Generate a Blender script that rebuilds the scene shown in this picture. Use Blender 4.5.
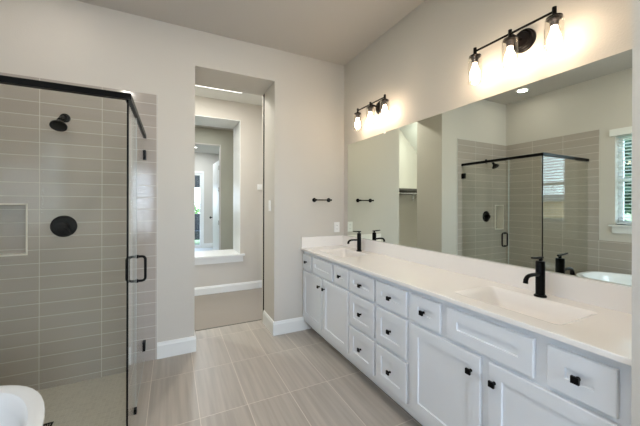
import bpy, bmesh, math, random
from mathutils import Vector, Matrix
random.seed(4)
PI = math.pi
for o in list(bpy.data.objects): bpy.data.objects.remove(o)
sc = bpy.context.scene
C = sc.collection

# ------------------------------------------------------------------ camera
YAW, FPX, CY, EYE = 0.4602, 298.82, 204.88, 1.4106
cam_d = bpy.data.cameras.new('camera'); cam = bpy.data.objects.new('camera', cam_d); C.objects.link(cam)
cam_d.sensor_fit = 'HORIZONTAL'; cam_d.sensor_width = 36.0
cam_d.lens = FPX / 640 * 36
cam_d.shift_y = -(213 - CY) / 640
cam_d.clip_start = 0.05; cam_d.clip_end = 200
cam.rotation_mode = 'QUATERNION'
base = Matrix.Rotation(-YAW, 4, 'Z') @ Matrix.Rotation(PI / 2, 4, 'X')
cam.matrix_world = Matrix.Translation((0, 0, EYE)) @ base @ Matrix.Rotation(0.0025, 4, 'Z')
sc.camera = cam

# ------------------------------------------------------------------ exposure, sky, sun
sc.view_settings.view_transform = 'Standard'; sc.view_settings.look = 'None'
sc.view_settings.exposure = 0.2; sc.view_settings.gamma = 1.0; sc.view_settings.use_curve_mapping = False
SKY_STRENGTH = 8.0
CAN_POWER = 7.0
BULB_GLOW = 35.0
REAR_FILL = 60.0
w = bpy.data.worlds.new('sky'); sc.world = w; w.use_nodes = True
nt = w.node_tree; nt.nodes.clear()
out = nt.nodes.new('ShaderNodeOutputWorld'); bg = nt.nodes.new('ShaderNodeBackground')
tc = nt.nodes.new('ShaderNodeTexCoord'); sep = nt.nodes.new('ShaderNodeSeparateXYZ')
mr = nt.nodes.new('ShaderNodeMapRange'); mr.inputs[1].default_value = -0.1; mr.inputs[2].default_value = 0.5
cr = nt.nodes.new('ShaderNodeValToRGB')
cr.color_ramp.elements[0].color = (0.50, 0.46, 0.38, 1); cr.color_ramp.elements[1].color = (0.50, 0.70, 0.98, 1)
e = cr.color_ramp.elements.new(0.2); e.color = (0.66, 0.80, 0.98, 1)
nt.links.new(tc.outputs['Generated'], sep.inputs[0]); nt.links.new(sep.outputs[2], mr.inputs[0])
nt.links.new(mr.outputs[0], cr.inputs[0]); nt.links.new(cr.outputs[0], bg.inputs[0])
bg.inputs[1].default_value = SKY_STRENGTH; nt.links.new(bg.outputs[0], out.inputs[0])

def portal(name, loc, sx, sy, rot):
    d = bpy.data.lights.new(name, 'AREA'); d.shape = 'RECTANGLE'; d.size = sx; d.size_y = sy
    o = bpy.data.objects.new(name, d); C.objects.link(o); o.location = loc; o.rotation_euler = rot
    d.cycles.is_portal = True
    return o
# daylight portals at the real window openings (sample guides only, they emit nothing)
portal('window_daylight', (-1.42, 1.175, 1.735), 1.13, 1.09, (0, -PI / 2, 0))
portal('window_daylight', (-1.42, -0.665, 1.735), .59, 1.09, (0, -PI / 2, 0))
d = bpy.data.lights.new('rear_window_daylight', 'AREA'); d.shape = 'RECTANGLE'; d.size = 1.75; d.size_y = 1.5; d.energy = REAR_FILL; d.color = (.74, .86, 1.0)  # emitting area lamp added behind the viewer as cool fill
o = bpy.data.objects.new('rear_window_daylight', d); C.objects.link(o); o.location = (0.80, -2.66, 1.5); o.rotation_euler = (PI / 2, 0, 0)

# ------------------------------------------------------------------ dimensions
YB, YR = 3.10, 3.60          # bathroom face and hall face of the thick wall
XM, XW, XL = 1.8575, 1.8636, -1.30
H = 3.0946
OL, OR_, OT = 0.197, 0.993, 2.7465   # opening
YREAR = -2.6

# ------------------------------------------------------------------ materials
def mat(name, col, rough=0.5, metal=0.0, spec=0.5, bump=0.0, bscale=200.0, emit=None, estr=0.0, coat=0.0):
    m = bpy.data.materials.new(name); m.use_nodes = True
    n = m.node_tree; b = n.nodes['Principled BSDF']
    b.inputs['Base Color'].default_value = (*col, 1); b.inputs['Roughness'].default_value = rough
    b.inputs['Metallic'].default_value = metal; b.inputs['Specular IOR Level'].default_value = spec
    b.inputs['Coat Weight'].default_value = coat
    if emit: b.inputs['Emission Color'].default_value = (*emit, 1); b.inputs['Emission Strength'].default_value = estr
    g = n.nodes.new('ShaderNodeNewGeometry')
    no = n.nodes.new('ShaderNodeTexNoise'); no.inputs['Scale'].default_value = bscale; no.inputs['Detail'].default_value = 3
    n.links.new(g.outputs['Position'], no.inputs['Vector'])
    if bump > 0:
        bp = n.nodes.new('ShaderNodeBump'); bp.inputs['Strength'].default_value = bump; bp.inputs['Distance'].default_value = 0.003
        n.links.new(no.outputs['Fac'], bp.inputs['Height']); n.links.new(bp.outputs[0], b.inputs['Normal'])
    else:   # a very slight variation of the finish keeps every material procedural
        mr = n.nodes.new('ShaderNodeMapRange'); mr.inputs[3].default_value = max(0, rough - .02); mr.inputs[4].default_value = min(1, rough + .02)
        n.links.new(no.outputs['Fac'], mr.inputs[0]); n.links.new(mr.outputs[0], b.inputs['Roughness'])
    return m

class NT:
    """tiny node helper"""
    def __init__(s, m): s.n = m.node_tree; s.b = s.n.nodes['Principled BSDF']
    def new(s, t, **k):
        x = s.n.nodes.new(t)
        for a, v in k.items(): setattr(x, a, v)
        return x
    def link(s, a, b): s.n.links.new(a, b)
    def val(s, x, inp):
        if isinstance(x, (int, float)): inp.default_value = x
        else: s.link(x, inp)
    def math(s, op, a, b=0.0, c=0.0, clamp=False):
        x = s.new('ShaderNodeMath', operation=op, use_clamp=clamp)
        s.val(a, x.inputs[0]); s.val(b, x.inputs[1]); s.val(c, x.inputs[2])
        return x.outputs[0]
    def mix(s, f, a, b):
        x = s.new('ShaderNodeMix', data_type='RGBA')
        s.val(f, x.inputs[0])
        for v, i in ((a, 6), (b, 7)):
            if isinstance(v, tuple): x.inputs[i].default_value = (*v, 1)
            else: s.link(v, x.inputs[i])
        return x.outputs[2]
    def xyz(s):
        g = s.new('ShaderNodeNewGeometry'); q = s.new('ShaderNodeSeparateXYZ'); s.link(g.outputs['Position'], q.inputs[0])
        return q.outputs
    def comb(s, x, y, z):
        q = s.new('ShaderNodeCombineXYZ'); s.val(x, q.inputs[0]); s.val(y, q.inputs[1]); s.val(z, q.inputs[2]); return q.outputs[0]

def tile_mat(name, au, pu, ou, av, pv, ov, gw, tile, tile2, grout, rough, streak=None, bump=.25, sk=0.35):
    m = bpy.data.materials.new(name); m.use_nodes = True; N = NT(m); P = N.xyz()
    u = N.math('DIVIDE', N.math('SUBTRACT', P[au], ou), pu); v = N.math('DIVIDE', N.math('SUBTRACT', P[av], ov), pv)
    def edge(x, p):
        f = N.math('FRACT', x); d = N.math('MINIMUM', f, N.math('SUBTRACT', 1.0, f))
        return N.math('MULTIPLY', d, p)
    d = N.math('MINIMUM', edge(u, pu), edge(v, pv))
    g = N.math('SUBTRACT', 1.0, N.math('DIVIDE', N.math('SUBTRACT', d, gw * .5 - .0006), .0012, clamp=True))
    wn = N.new('ShaderNodeTexWhiteNoise', noise_dimensions='2D')
    N.link(N.comb(N.math('FLOOR', u), N.math('FLOOR', v), 0.0), wn.inputs['Vector'])
    c = N.mix(wn.outputs['Value'], tile, tile2)
    if streak is not None:
        no = N.new('ShaderNodeTexNoise'); no.inputs['Scale'].default_value = 1.0; no.inputs['Detail'].default_value = 4
        sx, sy, sz = streak
        N.link(N.comb(N.math('ADD', N.math('MULTIPLY', P[0], sx), N.math('MULTIPLY', wn.outputs['Value'], 13.0)), N.math('MULTIPLY', P[1], sy), N.math('MULTIPLY', P[2], sz)), no.inputs['Vector'])
        r = N.new('ShaderNodeMapRange'); r.inputs[1].default_value = .35; r.inputs[2].default_value = .68
        N.link(no.outputs['Fac'], r.inputs[0])
        c = N.mix(N.math('MULTIPLY', r.outputs[0], sk), c, tuple(min(1, t * 1.55 + .03) for t in tile))
    col = N.mix(g, c, grout)
    N.link(col, N.b.inputs['Base Color'])
    N.link(N.math('ADD', rough, N.math('MULTIPLY', g, .5), clamp=True), N.b.inputs['Roughness'])
    bp = N.new('ShaderNodeBump'); bp.inputs['Strength'].default_value = bump; bp.inputs['Distance'].default_value = .002
    N.link(N.math('SUBTRACT', 1.0, g), bp.inputs['Height']); N.link(bp.outputs[0], N.b.inputs['Normal'])
    return m

def glass_mat(name, tint, refl=1.0, f0=.04):
    m = bpy.data.materials.new(name); m.use_nodes = True; n = m.node_tree
    for x in list(n.nodes): n.nodes.remove(x)
    o = n.nodes.new('ShaderNodeOutputMaterial'); t = n.nodes.new('ShaderNodeBsdfTransparent'); g = n.nodes.new('ShaderNodeBsdfGlossy')
    t.inputs[0].default_value = (*tint, 1); g.inputs['Roughness'].default_value = 0.0; g.inputs[0].default_value = (1, 1, 1, 1)
    lw = n.nodes.new('ShaderNodeLayerWeight'); lw.inputs[0].default_value = .5
    p = n.nodes.new('ShaderNodeMath'); p.operation = 'POWER'; p.inputs[1].default_value = 5
    q = n.nodes.new('ShaderNodeMath'); q.operation = 'MULTIPLY_ADD'; q.inputs[1].default_value = (1 - f0) * refl; q.inputs[2].default_value = f0; q.use_clamp = True
    mx = n.nodes.new('ShaderNodeMixShader')
    n.links.new(lw.outputs['Facing'], p.inputs[0]); n.links.new(p.outputs[0], q.inputs[0]); n.links.new(q.outputs[0], mx.inputs[0])
    n.links.new(t.outputs[0], mx.inputs[1]); n.links.new(g.outputs[0], mx.inputs[2]); n.links.new(mx.outputs[0], o.inputs[0])
    return m

M = {}
M['wall'] = mat('warm grey wall paint', (.60, .562, .508), .75, spec=.25, bump=.35, bscale=110)
M['ceiling'] = mat('ceiling paint', (.54, .505, .465), .85, spec=.2, bump=.3, bscale=110)
M['trim'] = mat('white trim paint', (.80, .80, .78), .38)
M['cabinet'] = mat('white cabinet paint', (.74, .76, .79), .36)
M['counter'] = mat('white cultured marble', (.88, .84, .80), .16)
M['black'] = mat('matte black metal', (.003, .003, .0032), .34, spec=.10)
M['bronze'] = mat('dark bronze metal', (.006, .0045, .004), .34, spec=.12)
M['tub'] = mat('white acrylic', (.84, .85, .86), .14)
M['chrome'] = mat('brushed metal', (.7, .7, .7), .25, metal=1.0)
M['plastic'] = mat('white plastic', (.85, .84, .82), .35)
M['sage'] = mat('sage grey wall paint', (.40, .39, .31), .75, spec=.2)
M['carpet'] = mat('taupe carpet', (.34, .305, .272), .95, spec=.1, bump=.9, bscale=260)
M['whitewall'] = mat('white closet paint', (.78, .78, .75), .8, spec=.2, bump=.2, bscale=110)
M['lens'] = mat('light lens', (.9, .9, .9), .5, emit=(1, .93, .84), estr=6.0)
M['slat'] = mat('white blind slat', (.72, .75, .77), .45)
M['shadow'] = mat('painted slot shade', (.006, .006, .006), .95, spec=0)
M['soft'] = mat('painted ceiling glow', (.9, .9, .9), .5, emit=(1, .97, .92), estr=2.0)
M['socket'] = mat('grey lamp socket', (.08, .07, .07), .3, metal=.6)
M['bulb'] = mat('glowing bulb', (1, .9, .8), .4, emit=(1.0, .80, .60), estr=BULB_GLOW)
M['leaf'] = mat('green shrub leaf', (.16, .30, .06), .6)
M['dark'] = mat('dark fabric', (.02, .022, .024), .7)
M['halltile'] = mat('pale hall floor', (.50, .53, .56), .3)
M['grass'] = mat('outdoor lawn', (.20, .26, .10), .9)
M['wood'] = mat('dark shelf edge', (.10, .09, .08), .5)
M['shower_glass'] = glass_mat('shower glass', (.962, .970, .948), 1.0, .008)
M['pane'] = glass_mat('window pane', (.97, .98, .98))
M['shade'] = glass_mat('clear lamp glass', (.97, .965, .95), 1.3)
mm = bpy.data.materials.new('silvered mirror'); mm.use_nodes = True
b = mm.node_tree.nodes['Principled BSDF']; b.inputs['Metallic'].default_value = 1; b.inputs['Roughness'].default_value = 0
b.inputs['Base Color'].default_value = (.80, .85, .77, 1); M['mirror'] = mm
TC, TC2, TG = (.385, .338, .298), (.41, .362, .32), (.66, .61, .54)
M['tile_back'] = tile_mat('taupe wall tile', 0, .405, -.5325, 2, .106, .944, .0030, TC, TC2, TG, .12, (1.2, 1, 25), sk=.07)
M['tile_side'] = tile_mat('taupe wall tile side', 1, .405, 3.10, 2, .106, .944, .0030, TC, TC2, TG, .12, (1, 1.2, 25), sk=.07)
M['floor'] = tile_mat('striated floor tile', 0, .3145, .170, 1, .6225, 2.738, .0042, (.352, .314, .272), (.382, .342, .298), (.66, .60, .53), .36, (30, 1.3, 1), bump=.3, sk=.42)
M['mosaic'] = tile_mat('shower mosaic', 0, .028, .01, 1, .028, .004, .004, (.50, .46, .40), (.56, .52, .455), (.60, .56, .50), .4, bump=.4)

# ------------------------------------------------------------------ geometry helpers
WL = {}
def link(name, bm, m, parent=None, smooth=False, loc=None, bevel=0.0, seg=2):
    """bm is in world coordinates; the object's origin goes to loc (or the parent's)."""
    org = WL.get(parent.name, Vector()) if parent else Vector()
    o_loc = Vector(loc) if loc is not None else (org if parent else Vector())
    if bevel > 0:
        es = [e for e in bm.edges if len(e.link_faces) == 2 and e.calc_face_angle(0) > .6]
        bmesh.ops.bevel(bm, geom=es, offset=bevel, segments=seg, affect='EDGES', profile=.5)
    bmesh.ops.translate(bm, verts=bm.verts, vec=-o_loc)
    bmesh.ops.recalc_face_normals(bm, faces=bm.faces)
    me = bpy.data.meshes.new(name); bm.to_mesh(me); bm.free()
    mm = m if isinstance(m, list) else [m]
    for x in mm: me.materials.append(x)
    if smooth:
        for p in me.polygons: p.use_smooth = True
        try: me.set_sharp_from_angle(angle=math.radians(40))
        except Exception: pass
    o = bpy.data.objects.new(name, me); C.objects.link(o)
    if parent: o.parent = parent; o.location = o_loc - org
    else: o.location = o_loc
    WL[o.name] = o_loc.copy()
    return o
def empty(name, loc):
    o = bpy.data.objects.new(name, None); C.objects.link(o); o.location = loc; o.empty_display_size = .1
    WL[o.name] = Vector(loc); return o
def tag(o, label=None, cat=None, group=None, kind=None):
    if label: o['label'] = label
    if cat: o['category'] = cat
    if group: o['group'] = group
    if kind: o['kind'] = kind
    return o
def struct(o, label=None):
    o['kind'] = 'structure'
    if label: o['label'] = label; o['category'] = o.name.split('_')[0].split('.')[0]
    return o
def thing(name, loc, label, cat, group=None): return tag(empty(name, loc), label, cat, group)

def B(): return bmesh.new()
def box(bm, x0, x1, y0, y1, z0, z1, mi=0):
    v = [bm.verts.new((x, y, z)) for x in (x0, x1) for y in (y0, y1) for z in (z0, z1)]
    for f in ((0, 1, 3, 2), (4, 6, 7, 5), (0, 4, 5, 1), (2, 3, 7, 6), (0, 2, 6, 4), (1, 5, 7, 3)):
        q = bm.faces.new([v[i] for i in f]); q.material_index = mi
    return bm
def bxs(*bs):
    bm = B()
    for b_ in bs: box(bm, *b_)
    return bm
def frame_of(d):
    d = Vector(d).normalized(); a = Vector((0, 0, 1)) if abs(d.z) < .9 else Vector((1, 0, 0))
    x = d.cross(a).normalized(); return x, d.cross(x).normalized()
def cyl(bm, p0, p1, r0, r1=None, n=20, cap=True):
    r1 = r0 if r1 is None else r1
    p0, p1 = Vector(p0), Vector(p1); x, y = frame_of(p1 - p0)
    A = [bm.verts.new(p0 + (x * math.cos(t) + y * math.sin(t)) * r0) for t in [2 * PI * i / n for i in range(n)]]
    Q = [bm.verts.new(p1 + (x * math.cos(t) + y * math.sin(t)) * r1) for t in [2 * PI * i / n for i in range(n)]]
    for i in range(n): bm.faces.new((A[i], A[(i + 1) % n], Q[(i + 1) % n], Q[i]))
    if cap: bm.faces.new(A[::-1]); bm.faces.new(Q)
    return bm
def lathe(bm, origin, axis, prof, n=28, closed=False):
    """prof: (r, h) along axis from origin"""
    o = Vector(origin); d = Vector(axis).normalized(); x, y = frame_of(d); rings = []
    for r, h in prof:
        if r < 1e-6: rings.append([bm.verts.new(o + d * h)])
        else: rings.append([bm.verts.new(o + d * h + (x * math.cos(t) + y * math.sin(t)) * r) for t in [2 * PI * i / n for i in range(n)]])
    pr = list(zip(rings, rings[1:]))
    if closed: pr.append((rings[-1], rings[0]))
    for a, b_ in pr:
        for i in range(n):
            j = (i + 1) % n
            if len(a) == 1 and len(b_) == 1: continue
            if len(a) == 1: bm.faces.new((a[0], b_[j], b_[i]))
            elif len(b_) == 1: bm.faces.new((a[i], a[j], b_[0]))
            else: bm.faces.new((a[i], a[j], b_[j], b_[i]))
    return bm
def tube(bm, pts, r, n=14, closed=False):
    pts = [Vector(p) for p in pts]; L = len(pts); rings = []
    rr = r if isinstance(r, (list, tuple)) else [r] * L
    up = None
    for i, p in enumerate(pts):
        if closed: t = (pts[(i + 1) % L] - pts[i - 1])
        else: t = pts[min(i + 1, L - 1)] - pts[max(i - 1, 0)]
        t.normalize()
        if up is None: up, _ = frame_of(t)
        up = (up - t * up.dot(t)).normalized(); s = t.cross(up)
        rings.append([bm.verts.new(p + (up * math.cos(a) + s * math.sin(a)) * rr[i]) for a in [2 * PI * k / n for k in range(n)]])
    for i in range(L if closed else L - 1):
        a, b_ = rings[i], rings[(i + 1) % L]
        for k in range(n): bm.faces.new((a[k], a[(k + 1) % n], b_[(k + 1) % n], b_[k]))
    if not closed: bm.faces.new(rings[0][::-1]); bm.faces.new(rings[-1])
    return bm
def rrect(cx, cy, hx, hy, r, n=6):
    pts = []
    for sx, sy, a0 in ((1, 1, 0), (-1, 1, PI / 2), (-1, -1, PI), (1, -1, 1.5 * PI)):
        for i in range(n + 1):
            a = a0 + PI / 2 * i / n
            pts.append((cx + sx * (hx - r) + r * math.cos(a), cy + sy * (hy - r) + r * math.sin(a)))
    return pts
def loft(bm, loops, cap0=False, cap1=False):
    R = [[bm.verts.new(p) for p in l] for l in loops]; n = len(R[0])
    for a, b_ in zip(R, R[1:]):
        for i in range(n): bm.faces.new((a[i], a[(i + 1) % n], b_[(i + 1) % n], b_[i]))
    if cap0: bm.faces.new(R[0][::-1])
    if cap1: bm.faces.new(R[-1])
    return R

# ================================================================== SETTING: bathroom shell
struct(link('floor', bxs((XL - .1, 2.05, YREAR, 2.004, -.12, 0), (-.223, 2.05, 2.004, YB + .1, -.12, 0), (OL, OR_, YB + .1, YR, -.12, 0)), M['floor']))
struct(link('floor_shower', bxs((XL - .1, -.223, 2.004, YB + .1, -.18, -.058)), M['mosaic']))
struct(link('ceiling', bxs((XL - .1, 2.05, YREAR - .1, YB + .02, H, H + .1)), M['ceiling']))
NX0, NX1, NZ0, NZ1 = -1.222, -1.016, 1.022, 1.407      # shower niche
WB = YB + .010
struct(link('wall_back', bxs(
    (XL - .1, NX0, WB, YR, -.18, H), (NX1, OL, WB, YR, -.18, H), (NX0, NX1, WB, YR, -.18, NZ0), (NX0, NX1, WB, YR, NZ1, H), (NX0, NX1, WB + .1, YR, NZ0, NZ1),
    (OL, OR_, WB, YR, OT, H), (OR_, 2.05, WB, 3.505, -.05, H), (OR_ + .08, 2.05, 3.505, 3.562, -.05, H), (OR_, 2.05, 3.562, YR, -.05, H), (OR_, OR_ + .08, 3.505, 3.562, OT, H)), M['wall']))
XT = -.1215
struct(link('wall_tile_back', bxs((XL, NX0, YB, WB, -.06, 2.408), (NX1, XT, YB, WB, -.06, 2.408), (NX0, NX1, YB, WB, -.06, NZ0), (NX0, NX1, YB, WB, NZ1, 2.408),
    (NX0, NX1, WB + .092, WB + .1, NZ0, NZ1)), M['tile_back']))
# pale metal edge round the niche and along the tile's end
g = .009
struct(link('trim_1', bxs((NX0 - g, NX1 + g, YB - .003, WB + .09, NZ1 - .002, NZ1 + g), (NX0 - g, NX1 + g, YB - .003, WB + .09, NZ0 - g, NZ0 + .002),
    (NX1 - .002, NX1 + g, YB - .003, WB + .09, NZ0, NZ1), (NX0 - g, NX0 + .002, YB - .003, WB + .09, NZ0, NZ1)), mat('niche edge trim', (.74, .68, .60), .3)))
struct(link('trim_2', bxs((XT, XT + .004, YB - .001, WB, 0, 2.411)), mat('tile edge trim', (.62, .60, .57), .3)))
YT = 1.887
struct(link('wall_tile_left', bxs((XL - .01, XL, YT, YB, -.06, 2.408), (XL - .01, XL, YREAR, YT, 0, .958)), M['tile_side']))
W1, W2, WZ0, WZ1 = (.62, 1.73), (-.95, -.38), 1.17, 2.30
XO = XL - .16
def wall_x(x0, x1, y0, y1, z0, z1, holes):
    """wall slab in the YZ plane with rectangular holes given from low to high y"""
    bs, y = [], y0
    for a, b_, c, d in holes:
        bs += [(x0, x1, y, a, z0, z1), (x0, x1, a, b_, z0, c), (x0, x1, a, b_, d, z1)]; y = b_
    bs.append((x0, x1, y, y1, z0, z1)); return bxs(*bs)
struct(link('wall_left', wall_x(XO, XL - .010, YREAR, YR, -.18, H, [(*W2, WZ0, WZ1), (*W1, WZ0, WZ1)]), M['wall']))
RW = (-.12, 1.72, .7, 2.3)
struct(link('wall_rear', bxs((XO, RW[0], YREAR - .14, YREAR, -.1, H), (RW[1], 2.05, YREAR - .14, YREAR, -.1, H), (RW[0], RW[1], YREAR - .14, YREAR, -.1, RW[2]), (RW[0], RW[1], YREAR - .14, YREAR, RW[3], H)), M['wall']))
struct(link('wall_right', bxs((XW, 2.05, YREAR, WB, -.1, H)), M['wall']))
NIBY = .405
struct(link('wall_right_end', bxs((1.292, XW, NIBY - .13, NIBY, 0, H)), M['wall'], bevel=.004))

def baseboard(bm, p0, p1, n, h=.148, t=.015):
    """profiled strip from p0 to p1 against a wall whose outward normal is n"""
    p0, p1, n = Vector((*p0, 0)), Vector((*p1, 0)), Vector((*n, 0))
    prof = [(0, 0), (t, 0), (t, h - .03), (t * .75, h - .02), (t * .55, h - .006), (t * .3, h), (0, h)]
    loft(bm, [[p + n * a + Vector((0, 0, z)) for a, z in prof] for p in (p0, p1)], True, True)
struct(link('trim_7', bxs((OR_ + .001, OR_ + .02, 3.506, 3.561, .0, OT)), M['shadow']))  # flush black strip paints in the dark of the pocket-door slot
bm = B(); baseboard(bm, (XT + .004, WB), (OL + .015, WB), (0, -1)); baseboard(bm, (OL, YB), (OL, YR), (1, 0)); struct(link('baseboard_left', bm, M['trim']))
bm = B(); baseboard(bm, (OR_ - .015, WB), (1.425, WB), (0, -1)); baseboard(bm, (OR_, YB), (OR_, 3.504), (-1, 0)); struct(link('baseboard_right', bm, M['trim']))
struct(link('threshold_trim_3'.replace('threshold_', ''), bxs((OL, OR_, YR - .004, YR + .006, -.02, .004)), M['wood']))

# ------------------------------------------------------------------ left wall windows
def window(idx, y0, y1):
    root = struct(empty('window_%d' % idx, (XL, (y0 + y1) / 2, WZ0)))
    xo, xi = XO + .02, XO + .06; f = .045
    link('window_frame', bxs((xo, xi, y0, y0 + f, WZ0, WZ1), (xo, xi, y1 - f, y1, WZ0, WZ1), (xo, xi, y0 + f, y1 - f, WZ0, WZ0 + f), (xo, xi, y0 + f, y1 - f, WZ1 - f, WZ1),
        (xo, xi, y0 + f, y1 - f, (WZ0 + WZ1) / 2 - .02, (WZ0 + WZ1) / 2 + .02)), M['trim'], root, bevel=.003)
    link('pane', bxs((xo + .018, xo + .024, y0 + f, y1 - f, WZ0 + f, WZ1 - f)), M['pane'], root)
    link('window_sill', bxs((XO + .06, XL + .045, y0 - .045, y1 + .045, WZ0 - .022, WZ0)), M['trim'], root, bevel=.006)
    bm = B(); link('apron', box(bm, XL - .01, XL + .016, y0 - .02, y1 + .02, WZ0 - .105, WZ0 - .022), M['trim'], root, bevel=.006)
    return root
window(1, *W1); window(2, *W2)
def blind(y0, y1, label, group):
    root = thing('window_blind', (XL - .03, (y0 + y1) / 2, WZ0 + .02), label, 'blind', group)
    xs = XL - .045
    link('valance', bxs((xs - .03, XL + .022, y0 - .045, y1 + .045, WZ1 - .01, WZ1 + .075)), M['trim'], root, bevel=.006)
    bm = B(); z = WZ0 + .05
    while z < WZ1 - .02:
        a = math.radians(-6); c, s = math.cos(a) * .025, math.sin(a) * .025
        v = [(xs - c, z + s), (xs + c, z - s)]
        t = .0015
        loft(bm, [[(v[0][0], y, v[0][1] - t), (v[1][0], y, v[1][1] - t), (v[1][0], y, v[1][1] + t), (v[0][0], y, v[0][1] + t)] for y in (y0 + .012, y1 - .012)], True, True)
        z += .042
    link('slats', bm, M['slat'], root)
    link('bottom_rail', bxs((xs - .022, xs + .022, y0 + .012, y1 - .012, WZ0 + .012, WZ0 + .03)), M['slat'], root, bevel=.004)
    for y in (y0 + .15, y1 - .15): link('ladder_cord', bxs((xs + .0255, xs + .027, y - .002, y + .002, WZ0 + .03, WZ1)), M['slat'], root)
    bm = B(); cyl(bm, (XL + .0, y1 - .19, 2.27), (XL + .0, y1 - .19, 1.75), .0015, n=8); cyl(bm, (XL, y1 - .19, 1.75), (XL, y1 - .19, 1.70), .006, .008, 10)
    link('pull_cord', bm, M['black'], root)
blind(*W1, 'white slatted blind in the window above the bathtub, seen in the mirror', 'slatted window blinds')
blind(*W2, 'white slatted blind in the window behind the viewer, glimpsed in the shower glass', 'slatted window blinds')
root = struct(empty('window_3', (.80, YREAR, .7)))  # unseen rear window, invented as an opening for the fill light
bm = bxs(*[(a, a + .05, YREAR - .10, YREAR - .06, RW[2], RW[3]) for a in (RW[0], .775, RW[1] - .05)], (RW[0], RW[1], YREAR - .10, YREAR - .06, RW[2], RW[2] + .05), (RW[0], RW[1], YREAR - .10, YREAR - .06, RW[3] - .05, RW[3]))
link('window_frame', bm, M['trim'], root)
link('pane', bxs((RW[0] + .05, RW[1] - .05, YREAR - .082, YREAR - .076, RW[2] + .05, RW[3] - .05)), M['pane'], root)
link('window_sill', bxs((RW[0] - .04, RW[1] + .04, YREAR - .06, YREAR + .04, RW[2] - .02, RW[2])), M['trim'], root)

struct(link('ground_yard', bxs((-90, XO, -70, 60, -.3, -.12)), M['grass']))
t = thing('neighbour_house', (-40, -20, -.12), 'tan neighbouring house outside the bathroom windows', 'building')
link('wall', bxs((-52, -40, -45, 5, -.12, 2.0)), mat('tan stucco', (.75, .48, .28), .9, bump=.3), t)
bm = B(); loft(bm, [[(-39.4, y, 2.0), (-46, y, 3.0), (-52.6, y, 2.0)] for y in (-45.6, 5.6)], True, True); link('roof', bm, mat('grey roof shingle', (.16, .14, .13), .9, bump=.4, bscale=20), t)
t = thing('yard_tree', (-6.5, 3.95, -.12), 'dense green tree outside the bathroom window', 'tree')
bm = B()
for i in range(1500):
    d = Vector((random.gauss(0, 1), random.gauss(0, 1), random.gauss(0, 1))).normalized() * random.uniform(.75, 1)
    c = Vector((-6.5 + .9 * d.x, 3.95 + 1.15 * d.y, 2.2 + 1.35 * d.z)); q = Vector((random.uniform(-1, 1), random.uniform(-1, 1), random.uniform(-1, 1))).normalized(); x, y = frame_of(q); s_ = .16
    bm.faces.new([bm.verts.new(c + v) for v in (x * s_, y * s_ * .6, -x * s_, -y * s_ * .6)])
link('foliage', bm, mat('dark green leaf', (.05, .10, .07), .7), t)
bm = B(); tube(bm, [(-6.5, 3.95, -.12), (-6.5, 4.0, 1), (-6.45, 3.95, 2.6)], [.14, .11, .07], 10); link('trunk', bm, M['wood'], t)

# ------------------------------------------------------------------ recessed ceiling lights (each carries its own lamp)
def can(x, y, power, label=None, z=H, col=(1, .94, .86), r=.062, group='recessed ceiling lights'):
    root = thing('recessed_light', (x, y, z), label or 'round white recessed ceiling light', 'light', group)
    bm = B(); lathe(bm, (x, y, z), (0, 0, -1), [(r, 0), (r, .004), (r + .004, .008), (r + .022, .006), (r + .026, 0)], 32); link('trim_ring', bm, M['trim'], root, smooth=True)
    bm = B(); lathe(bm, (x, y, z), (0, 0, -1), [(0, .0025), (r, .0025)], 32); link('lens', bm, M['lens'], root)
    d = bpy.data.lights.new('lamp', 'AREA'); d.shape = 'DISK'; d.size = r * 2 * .95; d.energy = power; d.color = col
    o = bpy.data.objects.new('lamp', d); C.objects.link(o); o.parent = root; o.location = (0, 0, -.012)
    return root
can(-.867, 2.60, CAN_POWER * .25, 'round recessed ceiling light above the shower, seen in the mirror')
for x, y in ((.45, 1.9), (.45, .3), (-.6, .9)):  # unseen ceiling lights added for even light in the bathroom
    can(x, y, CAN_POWER, 'round white recessed ceiling light added out of view to brighten the bathroom')

# ================================================================== SETTING: hall, closet and rooms beyond
YH = 5.0; HL = -1.42
struct(link('floor_hall', bxs((HL - .1, 2.3, YR, YH + .6, -.12, -.004)), M['carpet']))
struct(link('ceiling_hall', bxs((-.62, 2.3, YR - .05, YH + .6, H, H + .1)), M['whitewall']))
bm = B(); loft(bm, [[(-.62, y, H), (HL - .1, y, 2.235), (HL - .1, y, 2.50), (-.62, y, H + .1)] for y in (YR, YH)], True, True); struct(link('ceiling_slope', bm, M['whitewall']))
struct(link('wall_hall_left', bxs((HL - .1, HL, YR, YH, -.12, 2.45)), M['whitewall']))
struct(link('wall_hall_right', bxs((2.2, 2.3, YR, YH, -.12, H)), M['wall']))
SL, SR, SZ0, SZ1, YS = -.25, 1.012, .60, 2.80, 5.588
struct(link('wall_hall_back', bxs((HL - .1, SL, YH, YS, -.12, H), (SR, 2.3, YH, YS, -.12, H), (SL, SR, YH, YS, -.12, SZ0 - .03), (SL, SR, YH, YS, SZ1, H)), M['wall']))
bm = B(); baseboard(bm, (HL, YH), (2.2, YH), (0, -1), h=.125); struct(link('baseboard_hall', bm, M['trim']))
bm = bxs((SL - .04, SR + .072, YH - .045, YS, SZ0 - .028, SZ0)); struct(link('trim_4', bm, M['trim'], bevel=.005))
struct(link('trim_5', bxs((SL - .02, SR + .045, YH - .018, YH, SZ0 - .125, SZ0 - .028)), M['trim'], bevel=.004))
# white inner edge of the pass through opening
struct(link('trim_6', bxs((SR - .010, SR, YH, YS, SZ0, SZ1), (SL, SR - .010, YH, YS, SZ1 - .010, SZ1)), M['trim']))
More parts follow.
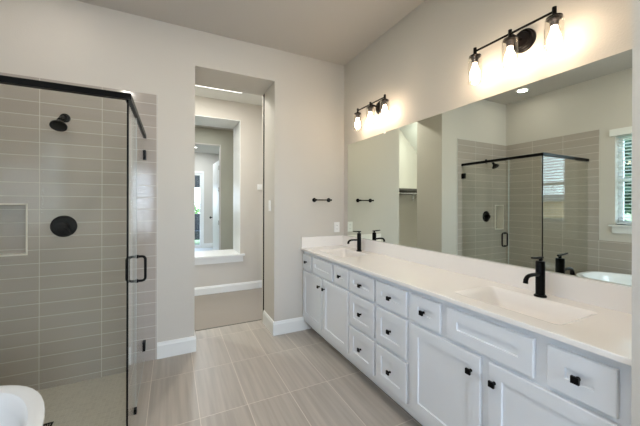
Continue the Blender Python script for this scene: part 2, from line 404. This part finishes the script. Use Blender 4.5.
# room beyond
struct(link('floor_room', bxs((-1.6, 2.6, YS, 7.0, -.12, 0)), M['carpet']))
struct(link('ceiling_room', bxs((-1.6, 2.6, YS, 10.5, H, H + .1)), M['ceiling']))
struct(link('wall_room_left', bxs((-1.7, -1.6, YS, 7.0, -.12, H)), M['sage']))
struct(link('wall_room_right', bxs((2.6, 2.7, YS, 7.0, -.12, H)), M['sage']))
DL, DR = .10, .982
struct(link('wall_room_back', bxs((-1.7, DL, 7.0, 7.12, -.12, H), (DR, 2.7, 7.0, 7.12, -.12, H), (DL, DR, 7.0, 7.12, 2.75, H)), M['sage']))
root = struct(empty('door_1', (DR, 7.12, 0)))
link('door_casing', bxs((DR - .02, DR, 6.99, 7.12, 0, 2.75), (DL, DL + .02, 6.99, 7.12, 0, 2.75), (DL + .02, DR - .02, 6.99, 7.12, 2.73, 2.75)), M['wall'], root, bevel=.003)
bm = B(); box(bm, 0, .81, -.04, 0, .01, 2.42)
for z0, z1 in ((.2, 1.0), (1.15, 2.25)):
    for s in (-.043, .003):
        box(bm, .12, .69, s, s, z0, z1) if False else None
        fr = .015
        for q in ((.12, .69, z0, z0 + fr), (.12, .69, z1 - fr, z1), (.12, .12 + fr, z0, z1), (.69 - fr, .69, z0, z1)):
            box(bm, q[0], q[1], min(s, s - .003), max(s, s - .003), q[2], q[3])
bm.transform(Matrix.Translation((DR - .022, 7.125, 0)) @ Matrix.Rotation(math.radians(92.6), 4, 'Z'))
leaf = link('door_leaf', bm, M['trim'], root)
bm = B(); cyl(bm, (.905, 7.86, 1.09), (.875, 7.86, 1.09), .012); lathe(bm, (.875, 7.86, 1.09), (-1, 0, 0), [(0.0, 0), (.018, 0), (.028, .012), (.028, .026), (.016, .036), (0, .038)]); link('door_knob', bm, M['black'], root, smooth=True)
for z in (.25, 1.0, 1.75, 2.25):
    bm = B(); cyl(bm, (DR - .028, 7.118, z - .05), (DR - .028, 7.118, z + .05), .009, n=10); link('hinge', bm, M['chrome'], root)
YE = 10.4
struct(link('floor_corridor', bxs((-.6, 2.0, 7.0, YE + .14, -.12, .002)), M['halltile']))
struct(link('wall_corridor_left', bxs((-.6, -.5, 7.12, YE, 0, H)), M['whitewall']))
struct(link('wall_corridor_right', bxs((1.9, 2.0, 7.12, YE, 0, H)), M['whitewall']))
GL, GR, GT = -.15, .865, 2.42
struct(link('wall_corridor_end', bxs((-.6, GL, YE, YE + .14, 0, H), (GR, 2.0, YE, YE + .14, 0, H), (GL, GR, YE, YE + .14, GT, H)), M['wall']))
bm = B(); baseboard(bm, (GR + .07, YE), (1.9, YE), (0, -1)); struct(link('baseboard_corridor', bm, M['trim']))
root = struct(empty('door_2', (GL, YE, 0)))
link('door_frame', bxs((GL, GL + .05, YE + .02, YE + .07, 0, GT), (GR - .05, GR, YE + .02, YE + .07, 0, GT), (GL + .05, GR - .05, YE + .02, YE + .07, 0, .1), (GL + .05, GR - .05, YE + .02, YE + .07, GT - .06, GT),
     (GR, GR + .07, YE - .014, YE, 0, GT + .07), (GL - .07, GL, YE - .014, YE, 0, GT + .07), (GL, GR, YE - .014, YE, GT, GT + .07)), M['trim'], root, bevel=.003)
link('pane', bxs((GL + .05, GR - .05, YE + .04, YE + .046, .1, GT - .06)), M['pane'], root)
struct(link('ground_outside', bxs((-12, 14, YE + .14, 40, -.3, -.1), ), M['grass']))
portal('door_daylight', ((GL + GR) / 2, YE + .16, 1.2), 1.0, 2.3, (PI / 2, 0, PI))
# outside the glass door: dark porch header, shrub and dark sofa
t = thing('patio_awning', (.5, 11.6, -.1), 'dark patio awning on posts beyond the far glass door', 'awning')
link('awning_panel', bxs((-.6, 1.6, 11.6, 11.64, 2.02, 2.85)), M['dark'], t)
for x in (-.64, 1.6): link('post', bxs((x, x + .05, 11.6, 11.65, -.1, 2.85)), M['dark'], t)
t = thing('patio_sofa', (.6, 12.2, -.1), 'dark patio sofa standing outside the far glass door', 'sofa')
link('seat', bxs((-.3, 1.5, 12.0, 12.75, .1, .42)), M['dark'], t, bevel=.04); link('backrest', bxs((-.3, 1.5, 12.6, 12.8, .42, 1.05)), M['dark'], t, bevel=.04)
link('armrest', bxs((-.3, -.12, 12.0, 12.75, .42, .65)), M['dark'], t, bevel=.03); link('armrest', bxs((1.32, 1.5, 12.0, 12.75, .42, .65)), M['dark'], t, bevel=.03)
for x in (-.25, 1.4):
    for y in (12.05, 12.65): link('leg', bxs((x, x + .05, y, y + .05, -.1, .1)), M['dark'], t)
t = thing('garden_shrub', (.7, 14.5, -.1), 'leafy green shrub growing beyond the patio sofa', 'shrub')
bm = B()
for i in range(900):
    a, b_, r = random.uniform(0, 2 * PI), random.uniform(-.2, 1), random.uniform(.5, 1)
    q = math.sqrt(max(0, 1 - min(1, abs(b_)) ** 2)) * r
    c = Vector((.7 + 1.3 * q * math.cos(a), 14.5 + .7 * q * math.sin(a), .75 + .85 * b_ * r)); s = .07
    d = Vector((random.uniform(-1, 1), random.uniform(-1, 1), random.uniform(-1, 1))).normalized(); x, y = frame_of(d)
    bm.faces.new([bm.verts.new(c + v) for v in (x * s, y * s * .45, -x * s, -y * s * .45)])
link('foliage', bm, M['leaf'], t)
bm = B()
for k in range(5): tube(bm, [(.7 + .05 * k, 14.5, -.1), (.5 + .12 * k, 14.5, .4), (.2 + .26 * k, 14.5, 1.0)], .018, 6)
link('stem', bm, M['wood'], t)

# ceiling lights added out of sight to brighten those rooms
can(.55, 4.1, 17, 'round recessed ceiling light added unseen to brighten the carpeted hall', group='added hall ceiling lights')
can(-.35, 4.3, 22, 'round recessed ceiling light added unseen to brighten the closet end of the hall', group='added hall ceiling lights', col=(.94, 1, .93))
can(.6, 6.3, 9, 'round recessed ceiling light added unseen to brighten the room past the ledge', group='added hall ceiling lights', col=(.95, .97, 1))
for y in (8.0, 9.5): can(.6, y, 20, 'round recessed ceiling light added unseen to brighten the far corridor', group='added far corridor ceiling lights', col=(.88, .95, 1))
# glowing strip added as the lit patch of hall ceiling under the soffit edge
t = thing('linear_ceiling_light', (.5, 4.55, H), 'slim glowing strip added as the bright patch of light on the hall ceiling', 'light')
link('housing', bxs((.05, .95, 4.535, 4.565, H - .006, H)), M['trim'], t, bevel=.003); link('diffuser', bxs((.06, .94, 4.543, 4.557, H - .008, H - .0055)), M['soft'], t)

# closet shelf, rod and bracket on the hall's back wall
t = thing('closet_shelf', (-.7, YH, 1.72), 'closet shelf on the hall wall, seen through the opening in the mirror', 'shelf')
link('shelf_board', bxs((HL, -.30, YH - .30, YH, 1.725, 1.745)), M['trim'], t, bevel=.002)
link('shelf_edge', bxs((HL, -.30, YH - .312, YH - .30, 1.705, 1.752)), M['wood'], t)
link('cleat', bxs((HL, -.30, YH - .018, YH, 1.64, 1.725)), M['wood'], t)
for x in (-1.05, -.4):
    bm = B(); box(bm, x - .012, x + .012, YH - .006, YH, 1.50, 1.725); box(bm, x - .012, x + .012, YH - .28, YH, 1.718, 1.725); tube(bm, [(x, YH - .006, 1.52), (x, YH - .13, 1.60), (x, YH - .25, 1.715)], .006, 8)
    link('bracket', bm, M['chrome'], t)
bm = B(); cyl(bm, (HL, YH - .26, 1.655), (-.30, YH - .26, 1.655), .016); link('hanging_rod', bm, M['chrome'], t, smooth=True)

# thermostat on the hall wall, switch on the opening's reveal
t = thing('thermostat', (1.345, YH, 1.71), 'small white thermostat on the hall wall beside the opening reveal', 'thermostat')
link('body', bxs((1.29, 1.385, YH - .022, YH, 1.665, 1.755)), M['plastic'], t, bevel=.005); link('dial', cyl(B(), (1.335, YH - .022, 1.715), (1.335, YH - .028, 1.715), .018), M['plastic'], t)
def plate(name, c, n, label, rocker='rocker', hw=.036, hh=.06, holes=0):
    """cover plate centred at c on a surface with outward axis n"""
    t = thing(name, c, label, 'switch' if 'switch' in name else 'outlet')
    x, y, z = c
    if n[0]:
        s = n[0]; f = lambda a, b_, d0, d1, zz0, zz1: (min(x + s * d0, x + s * d1), max(x + s * d0, x + s * d1), y + a, y + b_, z + zz0, z + zz1)
    else:
        s = n[1]; f = lambda a, b_, d0, d1, zz0, zz1: (x + a, x + b_, min(y + s * d0, y + s * d1), max(y + s * d0, y + s * d1), z + zz0, z + zz1)
    link('cover_plate', bxs(f(-hw, hw, 0, .006, -hh, hh)), M['plastic'], t, bevel=.002)
    if rocker == 'rocker': link('rocker', bxs(f(-.016, .016, .006, .010, -.033, .033)), M['plastic'], t, bevel=.0015)
    else:
        for q in (-.022, .022): 
            o = link('socket', bxs(f(-.015, .015, .006, .008, q - .014, q + .014)), M['plastic'], t, bevel=.001)
            link('slot', bxs(f(-.007, -.005, .008, .0085, q - .005, q + .005), f(.005, .007, .008, .0085, q - .005, q + .005)), M['black'], o)
plate('light_switch', (OR_, 3.275, 1.40), (-1, 0), 'white rocker light switch on the inside face of the opening')
plate('outlet', (1.765, WB, 1.146), (0, -1), 'white outlet plate on the back wall in the corner beside the mirror', rocker='outlet')

# ================================================================== SHOWER
XS, YF = -.2233, 2.0043
HZ0, HZ1 = 2.004, 2.037
t = thing('shower_enclosure', (XS, YF, 0), 'frameless glass shower enclosure with black header rail, standing in the tiled corner', 'shower')
o = link('header_rail', bxs((XL, XS + .016, YF - .016, YF + .016, HZ0, HZ1)), M['black'], t, bevel=.003)
link('header_rail', bxs((XS - .016, XS + .016, YF + .016, YB, HZ0, HZ1)), M['black'], t, bevel=.003)
link('front_glass', bxs((XL, XS - .006, YF - .005, YF + .005, .003, HZ0)), M['shower_glass'], t)
link('fixed_side_glass', bxs((XS - .005, XS + .005, YF + .008, 2.396, .003, HZ0)), M['shower_glass'], t)
door = link('glass_door', bxs((XS - .005, XS + .005, 2.403, YB - .006, .012, HZ0 - .004)), M['shower_glass'], t)
link('corner_seal', bxs((XS - .006, XS + .003, YF - .005, YF + .004, 0, HZ0)), M['black'], t)
seal = mat('grey door seal', (.42, .44, .43), .3)
link('door_seal', bxs((XS - .006, XS + .006, 2.397, 2.402, .01, HZ0)), seal, t)
link('bottom_sweep', bxs((XS - .006, XS + .006, 2.403, YB - .006, .002, .012)), seal, t)
for z in (1.85, .155): 
    link('hinge', bxs((XS - .016, XS + .016, YB - .055, YB, z - .04, z + .04)), M['black'], door, bevel=.003)
link('floor_clip', bxs((XS - .014, XS + .014, 2.345, 2.378, 0, .032)), M['black'], t, bevel=.003)
bm = B(); hy, hx, z0, z1, rr = 2.45, .056, .873, 1.044, .022; pts = []
for sx, sz, a0 in ((1, 1, 0), (-1, 1, 90), (-1, -1, 180), (1, -1, 270)):
    for i in range(6):
        a = math.radians(a0 + 18 * i); cx_, cz_ = sx * (hx - rr), (z1 - rr if sz > 0 else z0 + rr)
        pts.append((XS + cx_ + rr * math.cos(a), hy, cz_ + rr * math.sin(a)))
tube(bm, pts, .0088, 12, True)
for z in (z0, z1): cyl(bm, (XS - .014, hy, z), (XS + .014, hy, z), .013)
link('door_handle', bm, M['black'], door, smooth=True)

t = thing('wall_shower', (-.78, YB, 2.111), 'matte black shower head on a short arm high on the shower tile', 'shower head')
bm = B(); lathe(bm, (-.78, YB, 2.111), (0, -1, 0), [(0, 0), (.036, 0), (.036, .006), (.026, .012), (0, .012)]); link('flange', bm, M['black'], t, smooth=True)
bm = B(); tube(bm, [(-.78, YB - .01, 2.111), (-.78, YB - .05, 2.108), (-.78, YB - .09, 2.092), (-.78, YB - .12, 2.068)], .0105, 14); link('arm', bm, M['black'], t, smooth=True)
bm = B(); ax = Vector((0, -.55, -.83)).normalized(); lathe(bm, (-.78, YB - .115, 2.074), ax, [(0, -.004), (.017, 0), (.02, .012), (.016, .022), (.022, .034), (.046, .062), (.053, .070), (.053, .082), (.046, .086), (0, .086)], 32); link('spray_head', bm, M['black'], t, smooth=True)
t = thing('shower_valve', (-.785, YB, 1.232), 'round matte black shower valve with lever on the back tile', 'shower valve')
bm = B(); lathe(bm, (-.785, YB, 1.232), (0, -1, 0), [(0, 0), (.087, 0), (.087, .006), (.08, .011), (.036, .013), (.034, .05), (.03, .055), (0, .055)], 40); link('escutcheon', bm, M['black'], t, smooth=True)
bm = B(); tube(bm, [(-.785, YB - .045, 1.232), (-.755, YB - .05, 1.212), (-.735, YB - .055, 1.19), (-.73, YB - .06, 1.165)], [.011, .009, .008, .008], 12); link('lever', bm, M['black'], t, smooth=True)
t = thing('shower_drain', (-.765, 2.545, -.058), 'small square black drain in the shower floor', 'drain')
dx, dy = -.765, 2.545
link('drain_frame', bxs((dx - .055, dx + .055, dy - .055, dy - .045, -.058, -.053), (dx - .055, dx + .055, dy + .045, dy + .055, -.058, -.053), (dx - .055, dx - .045, dy - .045, dy + .045, -.058, -.053), (dx + .045, dx + .055, dy - .045, dy + .045, -.058, -.053)), M['black'], t)
link('grate', bxs(*[(dx - .043 + .0125 * i, dx - .037 + .0125 * i, dy - .045, dy + .045, -.058, -.054) for i in range(7)]), M['black'], t)

# ================================================================== BATHTUB
TX, TY, TA, TB = -.848, 1.00, .43, .89
def sup(a, b_, z, n=2.8, k=64, cx=TX, cy=TY):
    p = []
    for i in range(k):
        th = 2 * PI * i / k; c, s = math.cos(th), math.sin(th)
        p.append((cx + a * math.copysign(abs(c) ** (2 / n), c), cy + b_ * math.copysign(abs(s) ** (2 / n), s), z))
    return p
t = thing('bathtub', (TX, TY, 0), 'white freestanding oval bathtub on the tiled floor in front of the shower glass', 'bathtub')
bm = B()
prof = [(.30, .66, 0, 2.6), (.315, .675, .004, 2.6), (.335, .72, .12, 2.6), (.365, .79, .32, 2.7), (.395, .845, .50, 2.8), (.42, .878, .555, 2.8), (.43, .89, .572, 2.8), (.428, .888, .580, 2.8), (.415, .875, .584, 2.8),
        (.402, .858, .5835, 2.75), (.388, .838, .580, 2.7), (.380, .828, .565, 2.65), (.377, .822, .52, 2.6), (.368, .808, .40, 2.6), (.335, .76, .26, 2.5), (.265, .64, .19, 2.4), (.20, .53, .162, 2.3), (.10, .3, .158, 2.2), (.02, .06, .157, 2)]
loft(bm, [sup(a * 1.03, b_, z, n) for a, b_, z, n in prof], True, True)
link('tub_shell', bm, M['tub'], t, smooth=True)
bm = B(); lathe(bm, (TX, TY, .157), (0, 0, 1), [(0, 0), (.032, 0), (.032, .004), (.026, .006), (0, .004)]); link('tub_drain', bm, M['chrome'], t, smooth=True)

# ================================================================== VANITY
XF, XC = 1.318, 1.338        # door faces, carcass face
CZ = .926
def shaker(y0, y1, z0, z1, rail=.06, th=.020, dep=.008):
    bm = B()
    def loop(i, x): return [(x, y0 + i, z0 + i), (x, y1 - i, z0 + i), (x, y1 - i, z1 - i), (x, y0 + i, z1 - i)]
    rail = min(rail, (z1 - z0) * .5 - .02, (y1 - y0) * .5 - .02)
    loft(bm, [loop(0, XF + th), loop(0, XF + .003), loop(.003, XF), loop(rail, XF), loop(rail + .003, XF + dep)], True, True)
    return bm
def knob(parent, y, z):
    bm = B(); lathe(bm, (XF, y, z), (-1, 0, 0), [(0, 0), (.008, 0), (.008, .002), (.0055, .005), (.0055, .018)], 14)
    box(bm, XF - .028, XF - .018, y - .0128, y + .0128, z - .0128, z + .0128)
    link('knob', bm, M['black'], parent, bevel=.0008, seg=1)
def cabinet(y0, y1, label):
    t = thing('vanity_cabinet', ((XF + XM) / 2, (y0 + y1) / 2, 0), label, 'cabinet')
    link('body', bxs((XC, XC + .02, y0, y1, .107, CZ - .0235), (XC + .02, XW - .004, y0, y0 + .016, .107, CZ - .0235), (XC + .02, XW - .004, y1 - .016, y1, .107, CZ - .0235), (XC + .02, XW - .004, y0 + .016, y1 - .016, .107, .125), (XW - .012, XW - .004, y0 + .016, y1 - .016, .125, CZ - .0235)), M['cabinet'], t)
    link('toe_kick', bxs((1.44, 1.455, y0, y1, 0, .107)), M['cabinet'], t)
    return t
def front(t, kind, y0, y1, z0, z1, kn=None, lab=None):
    o = link(kind, shaker(y0, y1, z0, z1), M['cabinet'], t)
    if kn: knob(o, *kn)
    return o
T0, T1, D0, D1 = .704, .866, .165, .682
a = cabinet(2.121, WB - .001, 'white vanity cabinet with two doors in the far corner below the far faucet')
front(a, 'drawer', 2.872, 3.088, T0, T1, (2.985, .787)); front(a, 'false_panel', 2.412, 2.832, T0, T1); front(a, 'drawer', 2.133, 2.372, T0, T1, (2.258, .787))
front(a, 'door', 2.627, 3.088, D0, D1, (2.665, .597)); front(a, 'door', 2.133, 2.597, D0, D1, (2.560, .597))
b_ = cabinet(1.416, 2.120, 'white vanity cabinet with two stacks of three drawers between the sinks')
for y0, y1 in ((1.776, 2.112), (1.438, 1.752)):
    for z0, z1 in ((T0, T1), (.436, .684), (.163, .412)):
        front(b_, 'drawer', y0, y1, z0, z1, ((y0 + y1) / 2 - .005, (z0 + z1) / 2))
c_ = cabinet(NIBY + .001, 1.415, 'white vanity cabinet with two doors nearest the viewer below the near faucet')
front(c_, 'drawer', 1.176, 1.400, T0, T1, (1.292, .784)); front(c_, 'false_panel', .704, 1.130, T0, T1); front(c_, 'drawer', .448, .655, T0, T1, (.553, .784))
front(c_, 'door', .938, 1.400, D0, D1, (.985, .600)); front(c_, 'door', .448, .895, D0, D1, (.866, .600))

SINKS = (2.625, .905)
t = thing('vanity_countertop', (1.58, 1.75, CZ - .03), 'long white marble vanity countertop with two built-in sinks and backsplash', 'countertop')
SX, HXS, HYS = 1.565, .165, .262
bm = B()
def ring(pts, z):
    v = [bm.verts.new((x, y, z)) for x, y in pts]; return v, [bm.edges.new((v[i], v[(i + 1) % len(v)])) for i in range(len(v))]
x0, x1, y0, y1 = 1.3005, XM - .02, NIBY + .001, WB - .02
def sheet(z):
    ed = []; vv = []
    cs = [(x0, y0), (x1, y0), (x1, y1), (x0, y1)]
    v, e_ = ring(cs, z); ed += e_; vv.append(v)
    for sy in SINKS:
        v, e_ = ring(rrect(SX, sy, HXS, HYS, .03), z); ed += e_; vv.append(v)
    bmesh.ops.triangle_fill(bm, edges=ed, use_beauty=True)
    return vv
top = sheet(CZ); bot = sheet(CZ - .022)
for A, Q in zip(top, bot):
    n = len(A)
    for i in range(n): bm.faces.new((A[i], A[(i + 1) % n], Q[(i + 1) % n], Q[i]))
es = [e for e in bm.edges if abs(e.verts[0].co.x - x0) < 1e-5 and abs(e.verts[1].co.x - x0) < 1e-5 and e.verts[0].co.z > CZ - .001 and e.verts[1].co.z > CZ - .001]
bmesh.ops.bevel(bm, geom=es, offset=.003, segments=2, affect='EDGES', profile=.5)
slab = link('slab', bm, M['counter'], t)
link('backsplash', bxs((XM - .02, XW - .0035, y0, WB, CZ, 1.046)), M['counter'], t, bevel=.003)
link('side_splash', bxs((1.306, XM - .02, WB - .02, WB, CZ, 1.046)), M['counter'], t, bevel=.003)
link('slab_back_strip', bxs((x1, XW - .0035, y0, WB, CZ - .022, CZ), (x0, x1, y1, WB, CZ - .022, CZ)), M['counter'], t)
for sy in SINKS:
    bm = B(); lo = []
    for dz, sf, sb, ss, r in ((0, 0, 0, 0, .03), (-.002, .008, .004, .008, .03), (-.008, .02, .009, .02, .03), (-.022, .04, .013, .034, .03), (-.060, .085, .022, .062, .03), (-.088, .118, .030, .084, .03), (-.096, .14, .038, .10, .03), (-.100, .17, .06, .13, .03)):
        xa, xb_ = SX - HXS + sf, SX + HXS - sb
        lo.append([(x, y, CZ + dz) for x, y in rrect((xa + xb_) / 2, sy, (xb_ - xa) / 2, HYS - ss, r)])
    loft(bm, lo, False, True)
    s_ = link('sink_basin', bm, M['counter'], t, smooth=True)
    bm = B(); lathe(bm, (SX + .055, sy, CZ - .100), (0, 0, 1), [(0, .001), (.012, .001), (.014, .004), (.026, .004), (.030, 0)]); link('sink_drain', bm, M['black'], s_, smooth=True)

def faucet(y, label):
    x = 1.760
    t = thing('faucet', (x, y, CZ), label, 'faucet', 'matte black single-post faucets')
    bm = B(); lathe(bm, (x, y, CZ), (0, 0, 1), [(0, 0), (.029, 0), (.029, .006), (.024, .011), (0, .011)]); link('base_ring', bm, M['black'], t, smooth=True)
    bm = B(); lathe(bm, (x, y, CZ + .010), (0, 0, 1), [(0, 0), (.0215, 0), (.0215, .174), (.019, .179), (.008, .180), (.007, .198), (0, .198)]); link('post', bm, M['black'], t, smooth=True)
    bm = B(); pts = [(x - .01, y, CZ + .118), (x - .07, y, CZ + .122), (x - .10, y, CZ + .121), (x - .120, y, CZ + .115), (x - .131, y, CZ + .102), (x - .134, y, CZ + .084)]
    tube(bm, pts, [.0095, .0092, .0095, .010, .011, .012], 16); link('spout', bm, M['black'], t, smooth=True)
    bm = B(); tube(bm, [(x + .022, y, CZ + .205), (x - .01, y, CZ + .206), (x - .05, y, CZ + .208), (x - .078, y, CZ + .211)], [.0058, .0066, .0055, .0045], 10); link('handle', bm, M['black'], t, smooth=True)
faucet(SINKS[0], 'matte black faucet at the far sink by the back wall')
faucet(SINKS[1], 'matte black faucet at the near sink, closest to the viewer')

# mirror
t = thing('wall_mirror', (XM, 1.7, 1.048), 'wide frameless mirror on the right wall above the vanity backsplash', 'mirror')
link('mirror_glass', bxs((XM, XW, NIBY, 3.012, 1.0475, 2.118)), M['mirror'], t)
for y in (2.33,): link('clip', bxs((XM - .003, XW, y - .012, y + .012, 2.108, 2.124)), M['plastic'], t)

# vanity lights
def vanity_light(yc, label):
    xb, zb, dy = 1.745, 2.400, .2225
    t = thing('vanity_light', (XW, yc, zb - .02), label, 'wall light', 'three-bulb vanity lights')
    bm = B(); lathe(bm, (XW, yc - .01, zb - .018), (-1, 0, 0), [(0, 0), (.066, 0), (.066, .010), (.058, .014), (.056, .022), (.045, .026), (.042, .034), (.02, .038), (0, .038)], 36); link('backplate', bm, M['bronze'], t, smooth=True)
    bm = B(); tube(bm, [(XW - .03, yc - .01, zb - .018), (xb + .02, yc, zb - .004), (xb, yc, zb)], .009, 12); link('arm', bm, M['bronze'], t, smooth=True)
    bm = B(); cyl(bm, (xb, yc - dy - .006, zb), (xb, yc + dy + .006, zb), .0065, n=14); link('bar', bm, M['bronze'], t, smooth=True)
    for k in (-1, 0, 1):
        y = yc + k * dy
        bm = B(); lathe(bm, (xb, y, zb + .022), (0, 0, -1), [(0, 0), (.010, 0), (.010, .034), (.013, .040), (.034, .050), (.036, .054), (.036, .058), (.022, .058), (.022, .062), (0, .062)], 28)
        cap = link('lamp_holder', bm, M['bronze'], t, smooth=True)
        bm = B(); lathe(bm, (xb, y, zb - .040), (0, 0, -1), [(0, 0), (.021, 0), (.021, .012), (.019, .014), (.019, .032), (.015, .036), (0, .036)], 24); link('socket', bm, M['socket'], cap, smooth=True)
        bm = B(); R = .043; tk = .002
        lathe(bm, (xb, y, zb - .036), (0, 0, -1), [(.030, 0), (R - .004, .002), (R, .008), (R, .165), (R - tk, .165), (R - tk, .009), (R - .006, .004), (.030, .002)], 40, closed=True)
        link('glass_shade', bm, M['shade'], t, smooth=True)
        bm = B(); lathe(bm, (xb, y, zb - .074), (0, 0, -1), [(0, 0), (.013, 0), (.014, .016), (.019, .034), (.027, .056), (.030, .074), (.028, .090), (.020, .103), (.010, .109), (0, .111)], 28)
        link('bulb', bm, M['bulb'], t, smooth=True)
vanity_light(2.412, 'three-bulb dark bronze wall light above the far sink, nearest the corner')
vanity_light(1.058, 'three-bulb dark bronze wall light above the near sink')

# towel bar
t = thing('towel_bar', (1.56, WB, 1.467), 'short matte black towel bar on the back wall beside the vanity', 'towel bar')
for x in (1.465, 1.653):
    bm = B(); lathe(bm, (x, WB, 1.467), (0, -1, 0), [(0, 0), (.024, 0), (.024, .008), (.009, .011), (.008, .052), (.010, .056), (.010, .070), (0, .072)], 24); link('post', bm, M['black'], t, smooth=True)
bm = B(); cyl(bm, (1.455, WB - .060, 1.467), (1.663, WB - .060, 1.467), .0065, n=14); link('bar', bm, M['black'], t, smooth=True)
